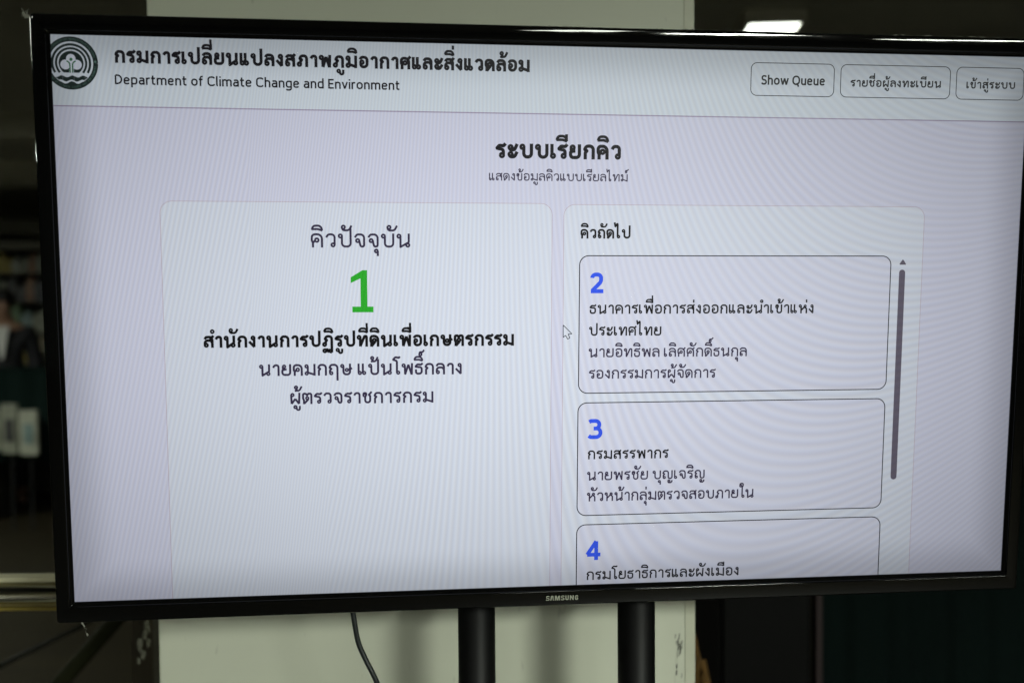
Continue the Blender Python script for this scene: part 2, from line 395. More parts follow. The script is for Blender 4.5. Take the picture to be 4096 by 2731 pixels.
def lit(name, col, rough=0.42, glow=1.0):
    """picture element of the panel: pixels of colour col lit by the backlight"""
    m = bpy.data.materials.new(name); m.use_nodes = True
    nt = m.node_tree; N = nt.nodes; lk = nt.links.new
    p = N['Principled BSDF']; p.inputs['Base Color'].default_value = (.006, .006, .007, 1); p.inputs['Roughness'].default_value = rough
    p.inputs['Specular IOR Level'].default_value = .2
    tc = N.new('ShaderNodeTexCoord'); sp = N.new('ShaderNodeSeparateXYZ'); lk(tc.outputs['Object'], sp.inputs[0])

    def op(o, a, b=None, c=None):
        n = N.new('ShaderNodeMath'); n.operation = o
        for i, v in enumerate((a, b, c)):
            if v is None: continue
            if isinstance(v, (int, float)): n.inputs[i].default_value = v
            else: lk(v, n.inputs[i])
        return n.outputs[0]
    x, y = sp.outputs[0], sp.outputs[1]
    # view-angle dimming and vignette painted into the emission: brightest left of the middle
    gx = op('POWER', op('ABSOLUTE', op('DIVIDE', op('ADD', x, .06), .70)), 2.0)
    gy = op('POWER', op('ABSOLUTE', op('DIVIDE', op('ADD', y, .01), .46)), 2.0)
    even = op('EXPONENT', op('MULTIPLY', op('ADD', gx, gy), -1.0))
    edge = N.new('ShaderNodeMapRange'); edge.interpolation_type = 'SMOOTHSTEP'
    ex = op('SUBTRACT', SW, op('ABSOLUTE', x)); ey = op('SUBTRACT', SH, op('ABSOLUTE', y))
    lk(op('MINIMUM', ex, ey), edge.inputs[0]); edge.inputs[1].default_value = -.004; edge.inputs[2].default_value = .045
    edge.inputs[3].default_value = .70; edge.inputs[4].default_value = 1.0  # vignette towards the panel's rim, also painted into the emission
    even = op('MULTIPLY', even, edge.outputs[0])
    # interference bands of the pixel grid
    X, Y = op('MULTIPLY', x, 1000), op('MULTIPLY', y, 1000)
    Xc = op('MAXIMUM', X, -300.0)
    ph = op('MULTIPLY', X, .225)
    ph = op('ADD', ph, op('MULTIPLY', op('MULTIPLY', Xc, Xc), -.00025))
    ph = op('ADD', ph, op('MULTIPLY', op('MULTIPLY', op('MAXIMUM', X, -230.0), op('SUBTRACT', Y, 200)), .0003))
    ph = op('ADD', ph, op('MULTIPLY', Y, .02))
    nz = N.new('ShaderNodeTexNoise'); nz.inputs['Scale'].default_value = 5; lk(tc.outputs['Object'], nz.inputs['Vector'])
    amp = op('MULTIPLY_ADD', nz.outputs[0], .07, .008)
    side = N.new('ShaderNodeMapRange'); side.interpolation_type = 'SMOOTHSTEP'; lk(x, side.inputs[0])
    side.inputs[1].default_value = -.25; side.inputs[2].default_value = .15; side.inputs[3].default_value = 1.25; side.inputs[4].default_value = 1.0
    amp = op('MULTIPLY', amp, side.outputs[0])
    cmb = N.new('ShaderNodeCombineXYZ')
    for i, off in enumerate((0.0, .05, .13)):
        s = op('SINE', op('MULTIPLY', op('ADD', ph, off), 2 * math.pi))
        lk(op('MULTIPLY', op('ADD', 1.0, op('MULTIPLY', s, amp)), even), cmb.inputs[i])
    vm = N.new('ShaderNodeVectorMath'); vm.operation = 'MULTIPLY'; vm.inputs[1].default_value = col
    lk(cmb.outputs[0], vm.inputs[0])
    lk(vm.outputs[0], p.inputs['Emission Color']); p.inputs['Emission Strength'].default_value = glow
    return m


def srgb(r, g, b):
    f = lambda c: c / 12.92 if c <= .04045 else ((c + .055) / 1.055) ** 2.4
    return (f(r / 255), f(g / 255), f(b / 255))


G = 1.0
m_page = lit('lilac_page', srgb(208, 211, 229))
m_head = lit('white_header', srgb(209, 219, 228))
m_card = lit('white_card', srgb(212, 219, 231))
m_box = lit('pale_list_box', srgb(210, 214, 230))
m_line = lit('grey_header_line', srgb(160, 150, 174))  # plain grey line under the header
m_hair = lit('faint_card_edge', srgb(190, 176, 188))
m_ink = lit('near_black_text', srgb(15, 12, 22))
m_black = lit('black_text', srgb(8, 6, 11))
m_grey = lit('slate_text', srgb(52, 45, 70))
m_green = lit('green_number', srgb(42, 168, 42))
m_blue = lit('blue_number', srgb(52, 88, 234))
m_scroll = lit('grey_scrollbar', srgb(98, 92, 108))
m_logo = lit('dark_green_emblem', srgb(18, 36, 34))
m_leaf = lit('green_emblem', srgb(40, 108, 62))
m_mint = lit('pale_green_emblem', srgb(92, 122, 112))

b = bmesh.new()
v = [b.verts.new(c) for c in ((-SW - .004, -SH - .004, 0), (SW + .004, -SH - .004, 0), (SW + .004, SH + .004, 0), (-SW - .004, SH + .004, 0))]
b.faces.new(v)
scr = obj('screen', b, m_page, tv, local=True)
scr['label'] = 'lit screen with Thai lettering in two white cards'


def rrect(x0, y0, x1, y1, r, n=8):
    pts = []
    for cx, cy, a in ((x1 - r, y1 - r, 0), (x0 + r, y1 - r, 90), (x0 + r, y0 + r, 180), (x1 - r, y0 + r, 270)):
        for k in range(n + 1):
            q = math.radians(a + 90 * k / n); pts.append((cx + r * math.cos(q), cy + r * math.sin(q)))
    return pts


def sheet(name, pts, mtl, z, label=None):
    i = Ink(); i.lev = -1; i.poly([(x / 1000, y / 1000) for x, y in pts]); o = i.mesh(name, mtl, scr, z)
    if label: o['label'] = label
    return o


def outline(name, x0, y0, x1, y1, r, wd, mtl, z, cut=None, label=None):
    pts = rrect(x0, y0, x1, y1, r); i = Ink()
    if cut is not None:                                    # box running on below the bottom of the panel
        pts = [p for p in pts if p[1] > cut + 5]; pts = [(x1, cut)] + pts + [(x0, cut)]
        i.ribbon([Vector(p) / 1000 for p in pts], wd / 1000)
    else:
        i.ribbon([Vector(p) / 1000 for p in pts], wd / 1000, True)
    o = i.mesh(name, mtl, scr, z)
    if label: o['label'] = label
    return o


def text(name, t, a, c, h, wt, mtl, gap=15.0, lat=False, label=None):
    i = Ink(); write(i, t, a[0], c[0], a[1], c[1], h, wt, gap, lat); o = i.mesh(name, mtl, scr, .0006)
    if label: o['label'] = label
    return o


BOT = -SH * 1000 - 3
sheet('header_bar', [(-475, 202.3), (475, 201.8), (475, 268), (-475, 268)], m_head, .0001)
i = Ink(); i.ribbon([Vector((-.475, .2022)), Vector((.475, .2017))], .0011); i.mesh('header_line', m_line, scr, .0002)
# cards
def tab(x0, x1, y1, r=11):
    return [p for p in rrect(x0, BOT - 40, x1, y1, r) if p[1] > BOT] + [(x0, BOT), (x1, BOT)]


lc = rrect(-381, BOT - 20, -11.2, 116.6, 11); rc = rrect(.3, BOT - 20, 369.6, 115.8, 11)
sheet('queue_card', tab(-381, -11.2, 116.6), m_card, .0001)
sheet('list_card', tab(.3, 369.6, 115.8), m_card, .0001)
outline('card_edge', -381, BOT - 20, -11.2, 116.6, 11, .55, m_hair, .0002, cut=BOT)
outline('card_edge', .3, BOT - 20, 369.6, 115.8, 11, .55, m_hair, .0002, cut=BOT)
sheet('list_box', rrect(16.3, -69.8, 336, 66.2, 9), m_box, .0002)
sheet('list_box', rrect(16, -194, 335.8, -79.5, 9), m_box, .0002)
sheet('list_box', [p for p in rrect(15.9, BOT - 40, 335.8, -203.6, 9) if p[1] > BOT] + [(15.9, BOT), (335.8, BOT)], m_box, .0002)
outline('box_edge', 16.3, -69.8, 336, 66.2, 9, .95, m_ink, .0004)
outline('box_edge', 16, -194, 335.8, -79.5, 9, .95, m_ink, .0004)
outline('box_edge', 15.9, BOT - 40, 335.8, -203.6, 9, .95, m_ink, .0004, cut=BOT)
# buttons in the header
for x0, x1 in ((184.6, 269.3), (276.2, 390.3), (397.0, 468.6)):
    outline('button', x0, 223.1, x1, 254.5, 6, .75, m_ink, .0003)
text('button_label', 'Show Queue', (195, 233.4), (259.8, 233.7), 9.3, 17.5, m_ink, 11, True)
text('button_label', 'รายชื่อผู้ลงทะเบียน', (286.2, 233.2), (380.7, 233.7), 6.75, 20, m_ink)
text('button_label', 'เข้าสู่ระบบ', (407.5, 233.6), (459.3, 234), 6.75, 20, m_ink)
# header lettering
text('heading_text', 'กรมการเปลี่ยนแปลงสภาพภูมิอากาศและสิ่งแวดล้อม', (-416.9, 241.5), (-34.0, 240.8), 11.6, 24, m_ink, 13)
text('heading_text', 'Department of Climate Change and Environment', (-417.3, 222.3), (-157.7, 221.7), 9.0, 16.5, m_ink, 11, True)
text('title_text', 'ระบบเรียกคิว', (-66.3, 159.3), (55.7, 159.2), 14.3, 23, m_ink, 14)
text('subtitle_text', 'แสดงข้อมูลคิวแบบเรียลไทม์', (-72.9, 138.2), (62.9, 138.3), 7.2, 15, m_grey)
# left card
text('card_title', 'คิวปัจจุบัน', (-242.8, 73.7), (-148.8, 73.7), 13.5, 15, m_grey)
i = Ink()
i.poly([(x / 1000, y / 1000) for x, y in ((-196.6, 12), (-190.2, 12), (-190.2, 52.2), (-194.6, 52.2), (-196.6, 51.1))])
i.poly([(x / 1000, y / 1000) for x, y in ((-196.6, 44.3), (-205.8, 39.9), (-205.8, 45.4), (-194.6, 52.2))])
i.poly([(x / 1000, y / 1000) for x, y in ((-204.6, 11.8), (-184.5, 11.8), (-184.5, 17.3), (-204.6, 17.3))])
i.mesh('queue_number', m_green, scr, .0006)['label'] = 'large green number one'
text('office_text', 'สำนักงานการปฏิรูปที่ดินเพื่อเกษตรกรรม', (-344.8, -21.3), (-48.4, -21.7), 11.6, 22.5, m_black, 13)
text('name_text', 'นายคมกฤษ แป้นโพธิ์กลาง', (-293.8, -49.0), (-99.4, -49.3), 11.4, 18, m_grey, 14)
text('post_text', 'ผู้ตรวจราชการกรม', (-265.1, -76.6), (-127.4, -76.9), 11.2, 18, m_grey, 14)
# right card
text('list_title', 'คิวถัดไป', (16.9, 82.9), (66.5, 83.0), 9.4, 20.5, m_black, 13)
for n_, x0, x1, y in (('2', 26.8, 40.2, 29.5), ('3', 26.4, 40.2, -116.1), ('4', 25.5, 40.4, -240.3)):
    o = text('queue_number', n_, (x0, y), (x1, y), 20.3, 19.5, m_blue, lat=True)
    o['label'] = 'blue number ' + {'2': 'two', '3': 'three', '4': 'four'}[n_]
text('office_text', 'ธนาคารเพื่อการส่งออกและนำเข้าแห่ง', (26.5, 9.1), (256.1, 8.6), 9.2, 17.5, m_black)
text('office_text', 'ประเทศไทย', (26.2, -12.5), (99.2, -12.8), 9.2, 17.5, m_black)
text('name_text', 'นายอิทธิพล เลิศศักดิ์ธนกุล', (26.1, -34.0), (187.6, -34.3), 9.0, 16, m_grey)
text('post_text', 'รองกรรมการผู้จัดการ', (26.5, -55.4), (155.8, -55.8), 9.0, 16, m_grey)
text('office_text', 'กรมสรรพากร', (26.2, -136.6), (108.9, -137.0), 9.1, 17.5, m_black)
text('name_text', 'นายพรชัย บุญเจริญ', (25.8, -158.2), (146.8, -158.7), 9.1, 16, m_grey)
text('post_text', 'หัวหน้ากลุ่มตรวจสอบภายใน', (25.9, -179.6), (198.7, -179.9), 9.2, 16, m_grey)
text('office_text', 'กรมโยธาธิการและผังเมือง', (26.2, -260.9), (185.3, -261.1), 9.0, 16.5, m_ink)
sheet('scrollbar', rrect(345.1, -164.4, 351.6, 52.5, 3.2), m_scroll, .0004)
sheet('scroll_arrow', [(345.1, 58.2), (345.6, 57.5), (351.7, 57.5), (352.2, 58.2), (349.1, 62.6), (348.2, 62.6)], m_scroll, .0004)
cur = [(0.4, -1.7), (0.5, -13.9), (2.9, -11.9), (4.9, -15.6), (7.2, -14.4), (5.4, -10.7), (9.2, -10.5)]
sheet('cursor', cur, m_card, .0005)
i = Ink()
for a, c in zip(cur, cur[1:] + cur[:1]): i.ribbon([Vector(a) / 1000, Vector(c) / 1000], .0007)
i.mesh('cursor_edge', m_ink, scr, .0006)

# round emblem, its left side running under the frame
cx, cy, R = -.4552, .2405, .0237
i = Ink(); i.ring(cx, cy, R * .815, R)
for r0, r1 in ((.655, .745), (.515, .60)):
    a = math.asin(-.36 / ((r0 + r1) / 2)); i.ring(cx, cy, R * r0, R * r1, 60, a, math.pi - a)
a = math.asin(-.36 / .46); i.poly([(cx + R * .46 * math.cos(a + (math.pi - 2 * a) * k / 40), cy + R * .46 * math.sin(a + (math.pi - 2 * a) * k / 40)) for k in range(41)])
wav = lambda x, ph: .035 * math.cos(2 * math.pi * (x - .03) / .40 + ph)
xs = [-.60 + 1.2 * k / 40 for k in range(41)]
for k in range(40):
    xa, xb = xs[k], xs[k + 1]
    def lohi(x): return (max(-.66 + wav(x, .6), -.52 - (.62 - abs(x)) * .8), -.47 + wav(x, 0) - .03)
    la, ha = lohi(xa); lb, hb = lohi(xb)
    if ha > la and hb > lb: i.poly([(cx + R * q, cy + R * t) for q, t in ((xa, la), (xb, lb), (xb, hb), (xa, ha))])
xs = [-.42 + .84 * k / 30 for k in range(31)]
i.poly([(cx + R * q, cy + R * (-.70 + .045 * math.cos(2 * math.pi * q / .46) - .03)) for q in xs] + [(cx + R * q, cy + R * (-.70 - .16 * math.cos(q / .43 * 1.5) - .0)) for q in xs[::-1]])
i.mesh('emblem', m_logo, scr, .0003)['label'] = 'round dark green emblem with a tree over waves'
i = Ink()
for px_, py_, r_ in ((0, .165, .175), (-.21, -.06, .185), (.21, -.06, .185)):
    i.poly([(cx + R * (px_ + r_ * math.cos(k * math.pi / 16)), cy + R * (py_ + r_ * math.sin(k * math.pi / 16))) for k in range(32)])
i.poly([(cx + R * x, cy + R * y) for x, y in ((-.075, -.37), (.095, -.37), (.095, -.02), (-.075, -.02))])
i.mesh('emblem_crown', m_card, scr, .0007)
i = Ink()
for sx_ in (-1, 1):
    i.ribbon([Vector((cx + R * (.01 + sx_ * q), cy + R * t)) for q, t in ((.05, -.37), (.05, -.06), (.08, .02), (.17, .08))], R * .05)
i.disc(Vector((cx + R * .01, cy + R * .135)), R * .06)
i.mesh('emblem_trunk', m_leaf, scr, .0011)
i = Ink()
def ringtext(t, a0, a1, out):
    n_ = len(t)
    for k, ch in enumerate(t):
        if ch == ' ': continue
        a = math.radians(a0 + (a1 - a0) * (k + .5) / n_); W_, g = LAT[ch] if ch in LAT else T[ch]
        r0 = R * (.865 if out else .945); sg = 1 if out else -1; er = Vector((math.cos(a), math.sin(a))) * sg; et = Vector((math.sin(a), -math.cos(a))) * sg
        k_ = R * .08 / 100; base = Vector((cx, cy)) + er * r0 * sg
        i.glyph(parse(g), 9, lambda gx, gy: base + et * ((gx - W_ / 2) * k_ * .72) + er * (gy * k_), W_, k_)
ringtext('DEPARTMENT OF CLIMATE CHANGE AND ENVIRONMENT', 186, 354, False)
ringtext('กรมการเปลยนแปลงสภาพภมอากาศและสงแวดลอม', 168, 14, True)
for a in (4, 176): i.disc(Vector((cx + R * .905 * math.cos(math.radians(a)), cy + R * .905 * math.sin(math.radians(a)))), R * .045)
i.mesh('emblem_lettering', m_mint, scr, .0007)

# frame: a glossy profile carried round the four sides
def loop(bm, s, z, r):
    """s: 0 at the panel's edge, 1 at the outside"""
    x0, x1, y0, y1 = -SW - .0165 * s, SW + .0165 * s, -SH - .0198 * s, SH + .018 * s
    return [bm.verts.new((x, y, z)) for x, y in rrect(x0, y0, x1, y1, max(r, .0002), 6)]


def sweep(bm, prof):
    rings = [loop(bm, *q) for q in prof]
    for a, c in zip(rings, rings[1:]):
        n = len(a)
        for k in range(n): bm.faces.new((a[k], a[(k + 1) % n], c[(k + 1) % n], c[k]))
    return rings


prof = [(-.004, -.0005, .0002), (0, .0026, .0003), (.15, .0029, .0004), (.19, .0038, .0006)]
prof += [(.20 + .66 * k / 14, .0052 - 5.6 * ((.20 + .66 * k / 14 - .62) * .018) ** 2, .001 + .0001 * k) for k in range(15)]
prof += [(.86 + .14 * math.sin(math.pi / 2 * k / 8), .0052 - 5.6 * (.24 * .018) ** 2 - .0045 * (1 - math.cos(math.pi / 2 * k / 8)), .0025 + .0012 * k / 8) for k in range(1, 9)]
prof += [(1.0, -.004, .004)]
gloss = mat('piano_black', (.0022, .0023, .0025), .07, spec=.36)
# fine handling scratches in the gloss
nt = gloss.node_tree; N = nt.nodes; tc = N.new('ShaderNodeTexCoord'); nz = N.new('ShaderNodeTexNoise'); mpn = N.new('ShaderNodeMapping')
mpn.inputs['Scale'].default_value = (6, 60, 60); nz.inputs['Scale'].default_value = 3; nz.inputs['Detail'].default_value = 8
mr = N.new('ShaderNodeMapRange'); mr.inputs[1].default_value = .4; mr.inputs[2].default_value = .75; mr.inputs[3].default_value = .02; mr.inputs[4].default_value = .08
nt.links.new(tc.outputs['Object'], mpn.inputs[0]); nt.links.new(mpn.outputs[0], nz.inputs['Vector']); nt.links.new(nz.outputs[0], mr.inputs[0]); nt.links.new(mr.outputs[0], N['Principled BSDF'].inputs['Roughness'])
bmp = N.new('ShaderNodeBump'); bmp.inputs['Strength'].default_value = .012; bmp.inputs['Distance'].default_value = .002
nt.links.new(nz.outputs[0], bmp.inputs['Height']); nt.links.new(bmp.outputs[0], N['Principled BSDF'].inputs['Normal'])
b = bmesh.new(); sweep(b, prof); bezel = obj('bezel', b, gloss, tv, smooth=True, local=True)
b = bmesh.new(); sweep(b, [(1.0, -.0042, .004), (1.07, -.0046, .0045), (1.10, -.0062, .005), (1.10, -.010, .005), (1.0, -.0115, .004)])
obj('clear_rim', b, mat('smoky_rim', (.10, .104, .09), .22, spec=.8), tv, smooth=False, local=True)
b = bmesh.new(); rings = sweep(b, [(1.0, -.0116, .004), (.98, -.024, .006), (.2, -.030, .01), (-3, -.052, .02)]); b.faces.new(rings[-1])
obj('back_cover', b, mat('back_plastic', (.012, .012, .012), .5), tv, local=True)
# maker's name on the lower frame
i = Ink()
U = 4.9e-5
def br(pts, x): i.poly([((x + a) / 1e3, (-278.55 + c) / 1e3) for a, c in pts])
H = 4.85
def stroke(pts, x, wd):
    for run in rounded(pts): i.ribbon([Vector(((x + p.x) / 1e3, (-278.55 + p.y) / 1e3)) for p in run], wd / 1e3)
esses = [(3.4, 3.75), (2.9, 4.4, .6), (.55, 4.4, .8), (.55, 2.75, .8), (3.15, 2.1, .8), (3.15, .45, .8), (.7, .45, .7), (.25, 1.1)]
stroke(esses, -15.9, .92); stroke(esses, -.75, .92)
br([(0, 0), (1.25, 0), (2.1, 4.0), (2.1, 4.85), (.95, 4.85)], -11.65); br([(2.1, 4.0), (2.75, 0), (3.9, 0), (3.25, 4.85), (2.1, 4.85)], -11.65)
br([(0, 0), (1.15, 0), (1.15, 4.85), (0, 4.85)], -6.95); br([(4.1, 0), (5.25, 0), (5.25, 4.85), (4.1, 4.85)], -6.95)
br([(1.15, 4.85), (1.15, 3.2), (1.95, 0), (3.3, 0), (4.1, 3.2), (4.1, 4.85), (3.2, 4.85), (2.62, 1.7), (2.05, 4.85)], -6.95)
stroke([(.6, 4.85), (.6, .55, 1.2), (2.9, .55, 1.2), (2.9, 4.85)], 3.75, 1.15)
br([(0, 0), (1.15, 0), (1.15, 4.85), (0, 4.85)], 8.3); br([(2.85, 0), (4.0, 0), (4.0, 4.85), (2.85, 4.85)], 8.3); br([(1.15, 4.85), (1.15, 2.7), (2.85, 0), (2.85, 2.15)], 8.3)
stroke([(3.0, 3.3), (2.95, 4.3, .9), (.6, 4.3, 1.1), (.6, .55, 1.1), (2.95, .55, 1.0), (2.95, 2.1), (1.8, 2.1)], 13.4, 1.15)
bo = i.mesh('brand_lettering', mat('silver_print', (.42, .44, .36), .35, metal=.3), bezel, .0072)

# leftover protective film at the corners
film = bpy.data.materials.new('clear_film'); film.use_nodes = True
fp = film.node_tree.nodes['Principled BSDF']; fp.inputs['Base Color'].default_value = (.55, .56, .48, 1); fp.inputs['Roughness'].default_value = .3; fp.inputs['Alpha'].default_value = .42
def scrap(pts, wd, amp):
    bm = bmesh.new(); prev = None
    for k, pnt in enumerate(pts):
        a = Vector(pnt); t = Vector((random.uniform(-1, 1), random.uniform(-1, 1), random.uniform(-.6, .6))).normalized() * wd
        a += Vector((random.uniform(-amp, amp), random.uniform(-amp, amp), random.uniform(-amp, amp)))
        c = (bm.verts.new(a - t), bm.verts.new(a), bm.verts.new(a + t * .8))
        if prev:
            bm.faces.new((prev[0], prev[1], c[1], c[0])); bm.faces.new((prev[1], prev[2], c[2], c[1]))
        prev = c
    return bm


TLx, TLy = -SW - .0175, SH + .0185
obj('film_scrap', scrap([(TLx - .004 - .0005 * k + (.006 if k > 8 else 0), TLy - .005 + .0011 * k - .0008 * max(0, k - 8), -.006) for k in range(11)], .003, .0016), film, tv, smooth=True, local=True)
obj('film_scrap', scrap([(-SW + .004 + .0006 * k, -SH - .0205 - .0019 * k, -.006) for k in range(9)], .0011, .0009), film, tv, smooth=True, local=True)
obj('film_scrap', scrap([(-SW - .012 + .006 * k, -SH - .0215, -.0055) for k in range(14)], .0008, .0005), film, tv, smooth=True, local=True)
obj('film_scrap', scrap([(SW + .017, -SH - .006 - .0012 * k, -.005) for k in range(8)] + [(SW + .015 - .006 * k, -SH - .0212, -.005) for k in range(20)], .0009, .0005), film, tv, smooth=True, local=True)
obj('film_scrap', scrap([(SW - .25 - .008 * k, -SH - .0214, -.005) for k in range(14)], .0007, .0004), film, tv, smooth=True, local=True)
for x0, n_ in ((-.02, 12), (.09, 24), (.33, 20)):
    obj('film_scrap', scrap([(x0 + .006 * k, SH + .0192, -.006) for k in range(n_)], .0011, .0005), film, tv, smooth=True, local=True)

# ------------------------------------------------------------------ stand
black = mat('black_powder_coat', (.003, .003, .0032), .5, .2, 60, spec=.2)
tx = [at(1094 * 1.7415, 2460, 1.075).x, at(1463 * 1.7415, 2420, 1.075).x]; sy_ = 1.072
st = empty('tv_stand', (sum(tx) / 2, sy_, 0), 'black two pole stand holding up the television in front of the pillar', 'television stand')
for x in tx:
    b = bmesh.new(); tube(b, [(x, sy_, .05), (x, sy_, 1.60)], .0203, 28); obj('pole', b, black, st, smooth=True)
b = bmesh.new(); box(b, (tx[0] - .05, sy_ - .03, 1.45), (tx[1] + .05, sy_ - .021, 1.60), .002); obj('mount_plate', b, black, st)
b = bmesh.new(); box(b, (tx[0] - .2, sy_ - .3, .02), (tx[1] + .2, sy_ + .12, .05), .006); obj('base', b, black, st)

# cable hanging from the television
cpts = [at(x * 1.7415, y * 1.7415, d) for x, y, d in ((800, 1340, 1.055), (811, 1408, 1.05), (822, 1470, 1.05), (838, 1510, 1.05), (868, 1572, 1.05), (905, 1680, 1.06), (925, 1900, 1.09), (960, 2200, 1.12))]
fine = []
for k in range(len(cpts) - 1):
    p0, p1, p2, p3 = cpts[max(k - 1, 0)], cpts[k], cpts[k + 1], cpts[min(k + 2, len(cpts) - 1)]
    for q in range(6):
        t = q / 6
        fine.append(.5 * ((2 * p1) + (p2 - p0) * t + (2 * p0 - 5 * p1 + 4 * p2 - p3) * t * t + (3 * p1 - p0 - 3 * p2 + p3) * t ** 3))
b = bmesh.new(); tube(b, fine, .0028, 12)
tag(obj('cable', b, mat('black_rubber', (.010, .013, .014), .4), smooth=True), 'thin black cable hanging below the television beside the left pole', 'cable')

# ------------------------------------------------------------------ left of the pillar: rail, post, slanting bars
steel = mat('polished_steel', (.6, .58, .48), .10, metal=1.0)
za = at(100, 2366, 1.34)
rail = empty('steel_rail', za, 'polished steel rail running level behind the lower left corner of the television', 'rail')
b = bmesh.new(); tube(b, [za + Vector((-1.3, 0, 0)), za + Vector((.12, 0, .0))], .0155, 24); obj('tube', b, steel, rail, smooth=True)
b = bmesh.new(); box(b, za + Vector((-1.3, -.012, .0160)), za + Vector((.12, .012, .0225)), .0015); obj('highlight_strip', b, mat('painted_highlight', (.85, .80, .55), .35), rail)  # added strip, the tube's bright top highlight put into its colour
b = bmesh.new(); box(b, za + Vector((-1.3, -.010, -.0230)), za + Vector((.12, .010, -.0185)), .001); obj('reflection_strip', b, mat('painted_reflection', (.30, .23, .05), .35), rail)  # added strip painted as the gold reflection low on the tube
b = bmesh.new(); tube(b, [za + Vector((-1.25, .0, -.02)), za + Vector((-1.25, 0, -za.z))], .0155, 20); obj('leg', b, steel, rail, smooth=True)
brown = mat('brown_wood', (.035, .027, .014), .5, .3, 6, stretch=(6, 6, .5))
pa = at(582, 2600, 1.5)
b = bmesh.new(); box(b, (pa.x - .015, pa.y - .015, 0), (pa.x + .017, pa.y + .02, 1.12), .002)
tag(obj('wooden_post', b, brown), 'narrow dark brown post against the left edge of the pillar', 'post')
olive = mat('olive_metal', (.020, .021, .010), .7, .2, 10, spec=.05)
b = bmesh.new(); p0, p1 = at(470, 2470, 2.1), at(180, 2800, 2.1); tube(b, [p0 + (p0 - p1) * .3, p1 + (p1 - p0) * .9], .017, 16)
tag(obj('slanting_bar', b, olive, smooth=True), 'dark olive bar slanting down beside the left of the pillar', 'bar')
b = bmesh.new(); p0, p1 = at(370, 2480, 2.2), at(-60, 2690, 2.2); tube(b, [p0, p1 + (p1 - p0) * .5], [.005, .008], 14)
tag(obj('slanting_bar', b, mat('grey_bar', (.015, .0155, .012), .6, spec=.1), smooth=True), 'dull grey bar slanting out of the lower left corner of the frame', 'bar')
# crumpled clear wrapping hanging by the post
wrap = bpy.data.materials.new('clear_wrapping'); wrap.use_nodes = True
wp = wrap.node_tree.nodes['Principled BSDF']; wp.inputs['Base Color'].default_value = (.5, .5, .42, 1); wp.inputs['Roughness'].default_value = .08
wp.inputs['Alpha'].default_value = .5; wp.inputs['Metallic'].default_value = .6
b = bmesh.new()
for (wx, wy, sc) in ((588, 2510, .011), (580, 2545, .006), (560, 2578, .009), (596, 2570, .007), (572, 2612, .008), (555, 2640, .005), (578, 2535, .005)):
    c = at(wx, wy, 1.40)
    q = bmesh.ops.create_icosphere(b, subdivisions=2, radius=1, matrix=Matrix.Translation(c) @ Matrix.Diagonal((sc * .45, sc * .5, sc, 1)))
    for v_ in q['verts']: v_.co = c + (v_.co - c) * random.uniform(.45, 1.35)
tag(obj('plastic_wrapping', b, wrap), 'small crumpled clear wrapping glinting below the lower left of the television', 'wrapping')

# ------------------------------------------------------------------ far display shelves at the left
SY = 8.6
def px(x, y, d=SY): return at(x, y, d)
sh = empty('display_shelf', px(-150, 1500), 'long dim display shelf with goods far behind the left edge of the television', 'shelf')
shm = mat('shelf_board', (.17, .165, .125), .6, .15, 3); bk0 = mat('black_metal', (.006, .006, .006), .7); dkm = mat('dark_shelf_board', (.03, .03, .024), .7)  # plain dark board colour in one even tone
def board(name, y0, y1, m, d0=0.0, d1=.5):
    a, c = px(-900, y1), px(700, y0); b = bmesh.new(); box(b, (a.x, a.y + d0, a.z), (c.x, a.y + d1, c.z), .004); return obj(name, b, m, sh)
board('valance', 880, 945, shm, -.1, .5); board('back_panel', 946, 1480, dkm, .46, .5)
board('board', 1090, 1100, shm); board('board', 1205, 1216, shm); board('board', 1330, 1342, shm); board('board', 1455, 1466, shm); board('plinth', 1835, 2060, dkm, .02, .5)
board('valance', 960, 1005, shm, -.02, .3)
cols = [(.32, .33, .26), (.20, .21, .16), (.30, .24, .06), (.14, .20, .19), (.03, .03, .03), (.22, .12, .07), (.09, .11, .17), (.36, .36, .30), (.10, .16, .08), (.26, .22, .14)]
cn = ['cream', 'greyish', 'yellow', 'teal', 'black', 'rusty', 'blue', 'white', 'green', 'tan']
gm = [mat('goods_' + cn[k], c, .5, .25, 14) for k, c in enumerate(cols)]
rows = [('top', 1090, 78), ('second', 1205, 96), ('third', 1330, 100), ('bottom', 1455, 104)]
seen = {}
for rn, yb, hmax in rows:
    x = -70
    while x < 225:
        wd = random.uniform(26, 48); h = random.uniform(.6, 1) * hmax; k = random.randrange(len(cols))
        a, c = px(x, yb), px(x + wd * .9, yb - h); b = bmesh.new(); box(b, (a.x, a.y + .05, a.z + .001), (c.x, a.y + .05 + random.uniform(.1, .3), c.z), .006)
        key = (cn[k], rn); seen[key] = seen.get(key, 0) + 1
        # a smaller lid or cap makes a pack read as a pack
        box(b, (a.x + (c.x - a.x) * .25, a.y + .08, c.z + .0005), (a.x + (c.x - a.x) * .75, a.y + .14, c.z + .03), .004)
        pos = 'at the left' if x < 20 else ('in the middle' if x < 110 else 'at the right')
        shape = 'tall' if h > .82 * hmax else 'low'
        lb = f'{shape} {cn[k]} pack {pos} of the {rn} display shelf board'
        if lb in seen: lb = f'farther right {shape} {cn[k]} pack {pos} end of the {rn} display shelf board'
        seen[lb] = 1
        tag(obj('goods_box', b, gm[k]), lb, 'box', 'packs on the far display shelf')
        x += wd
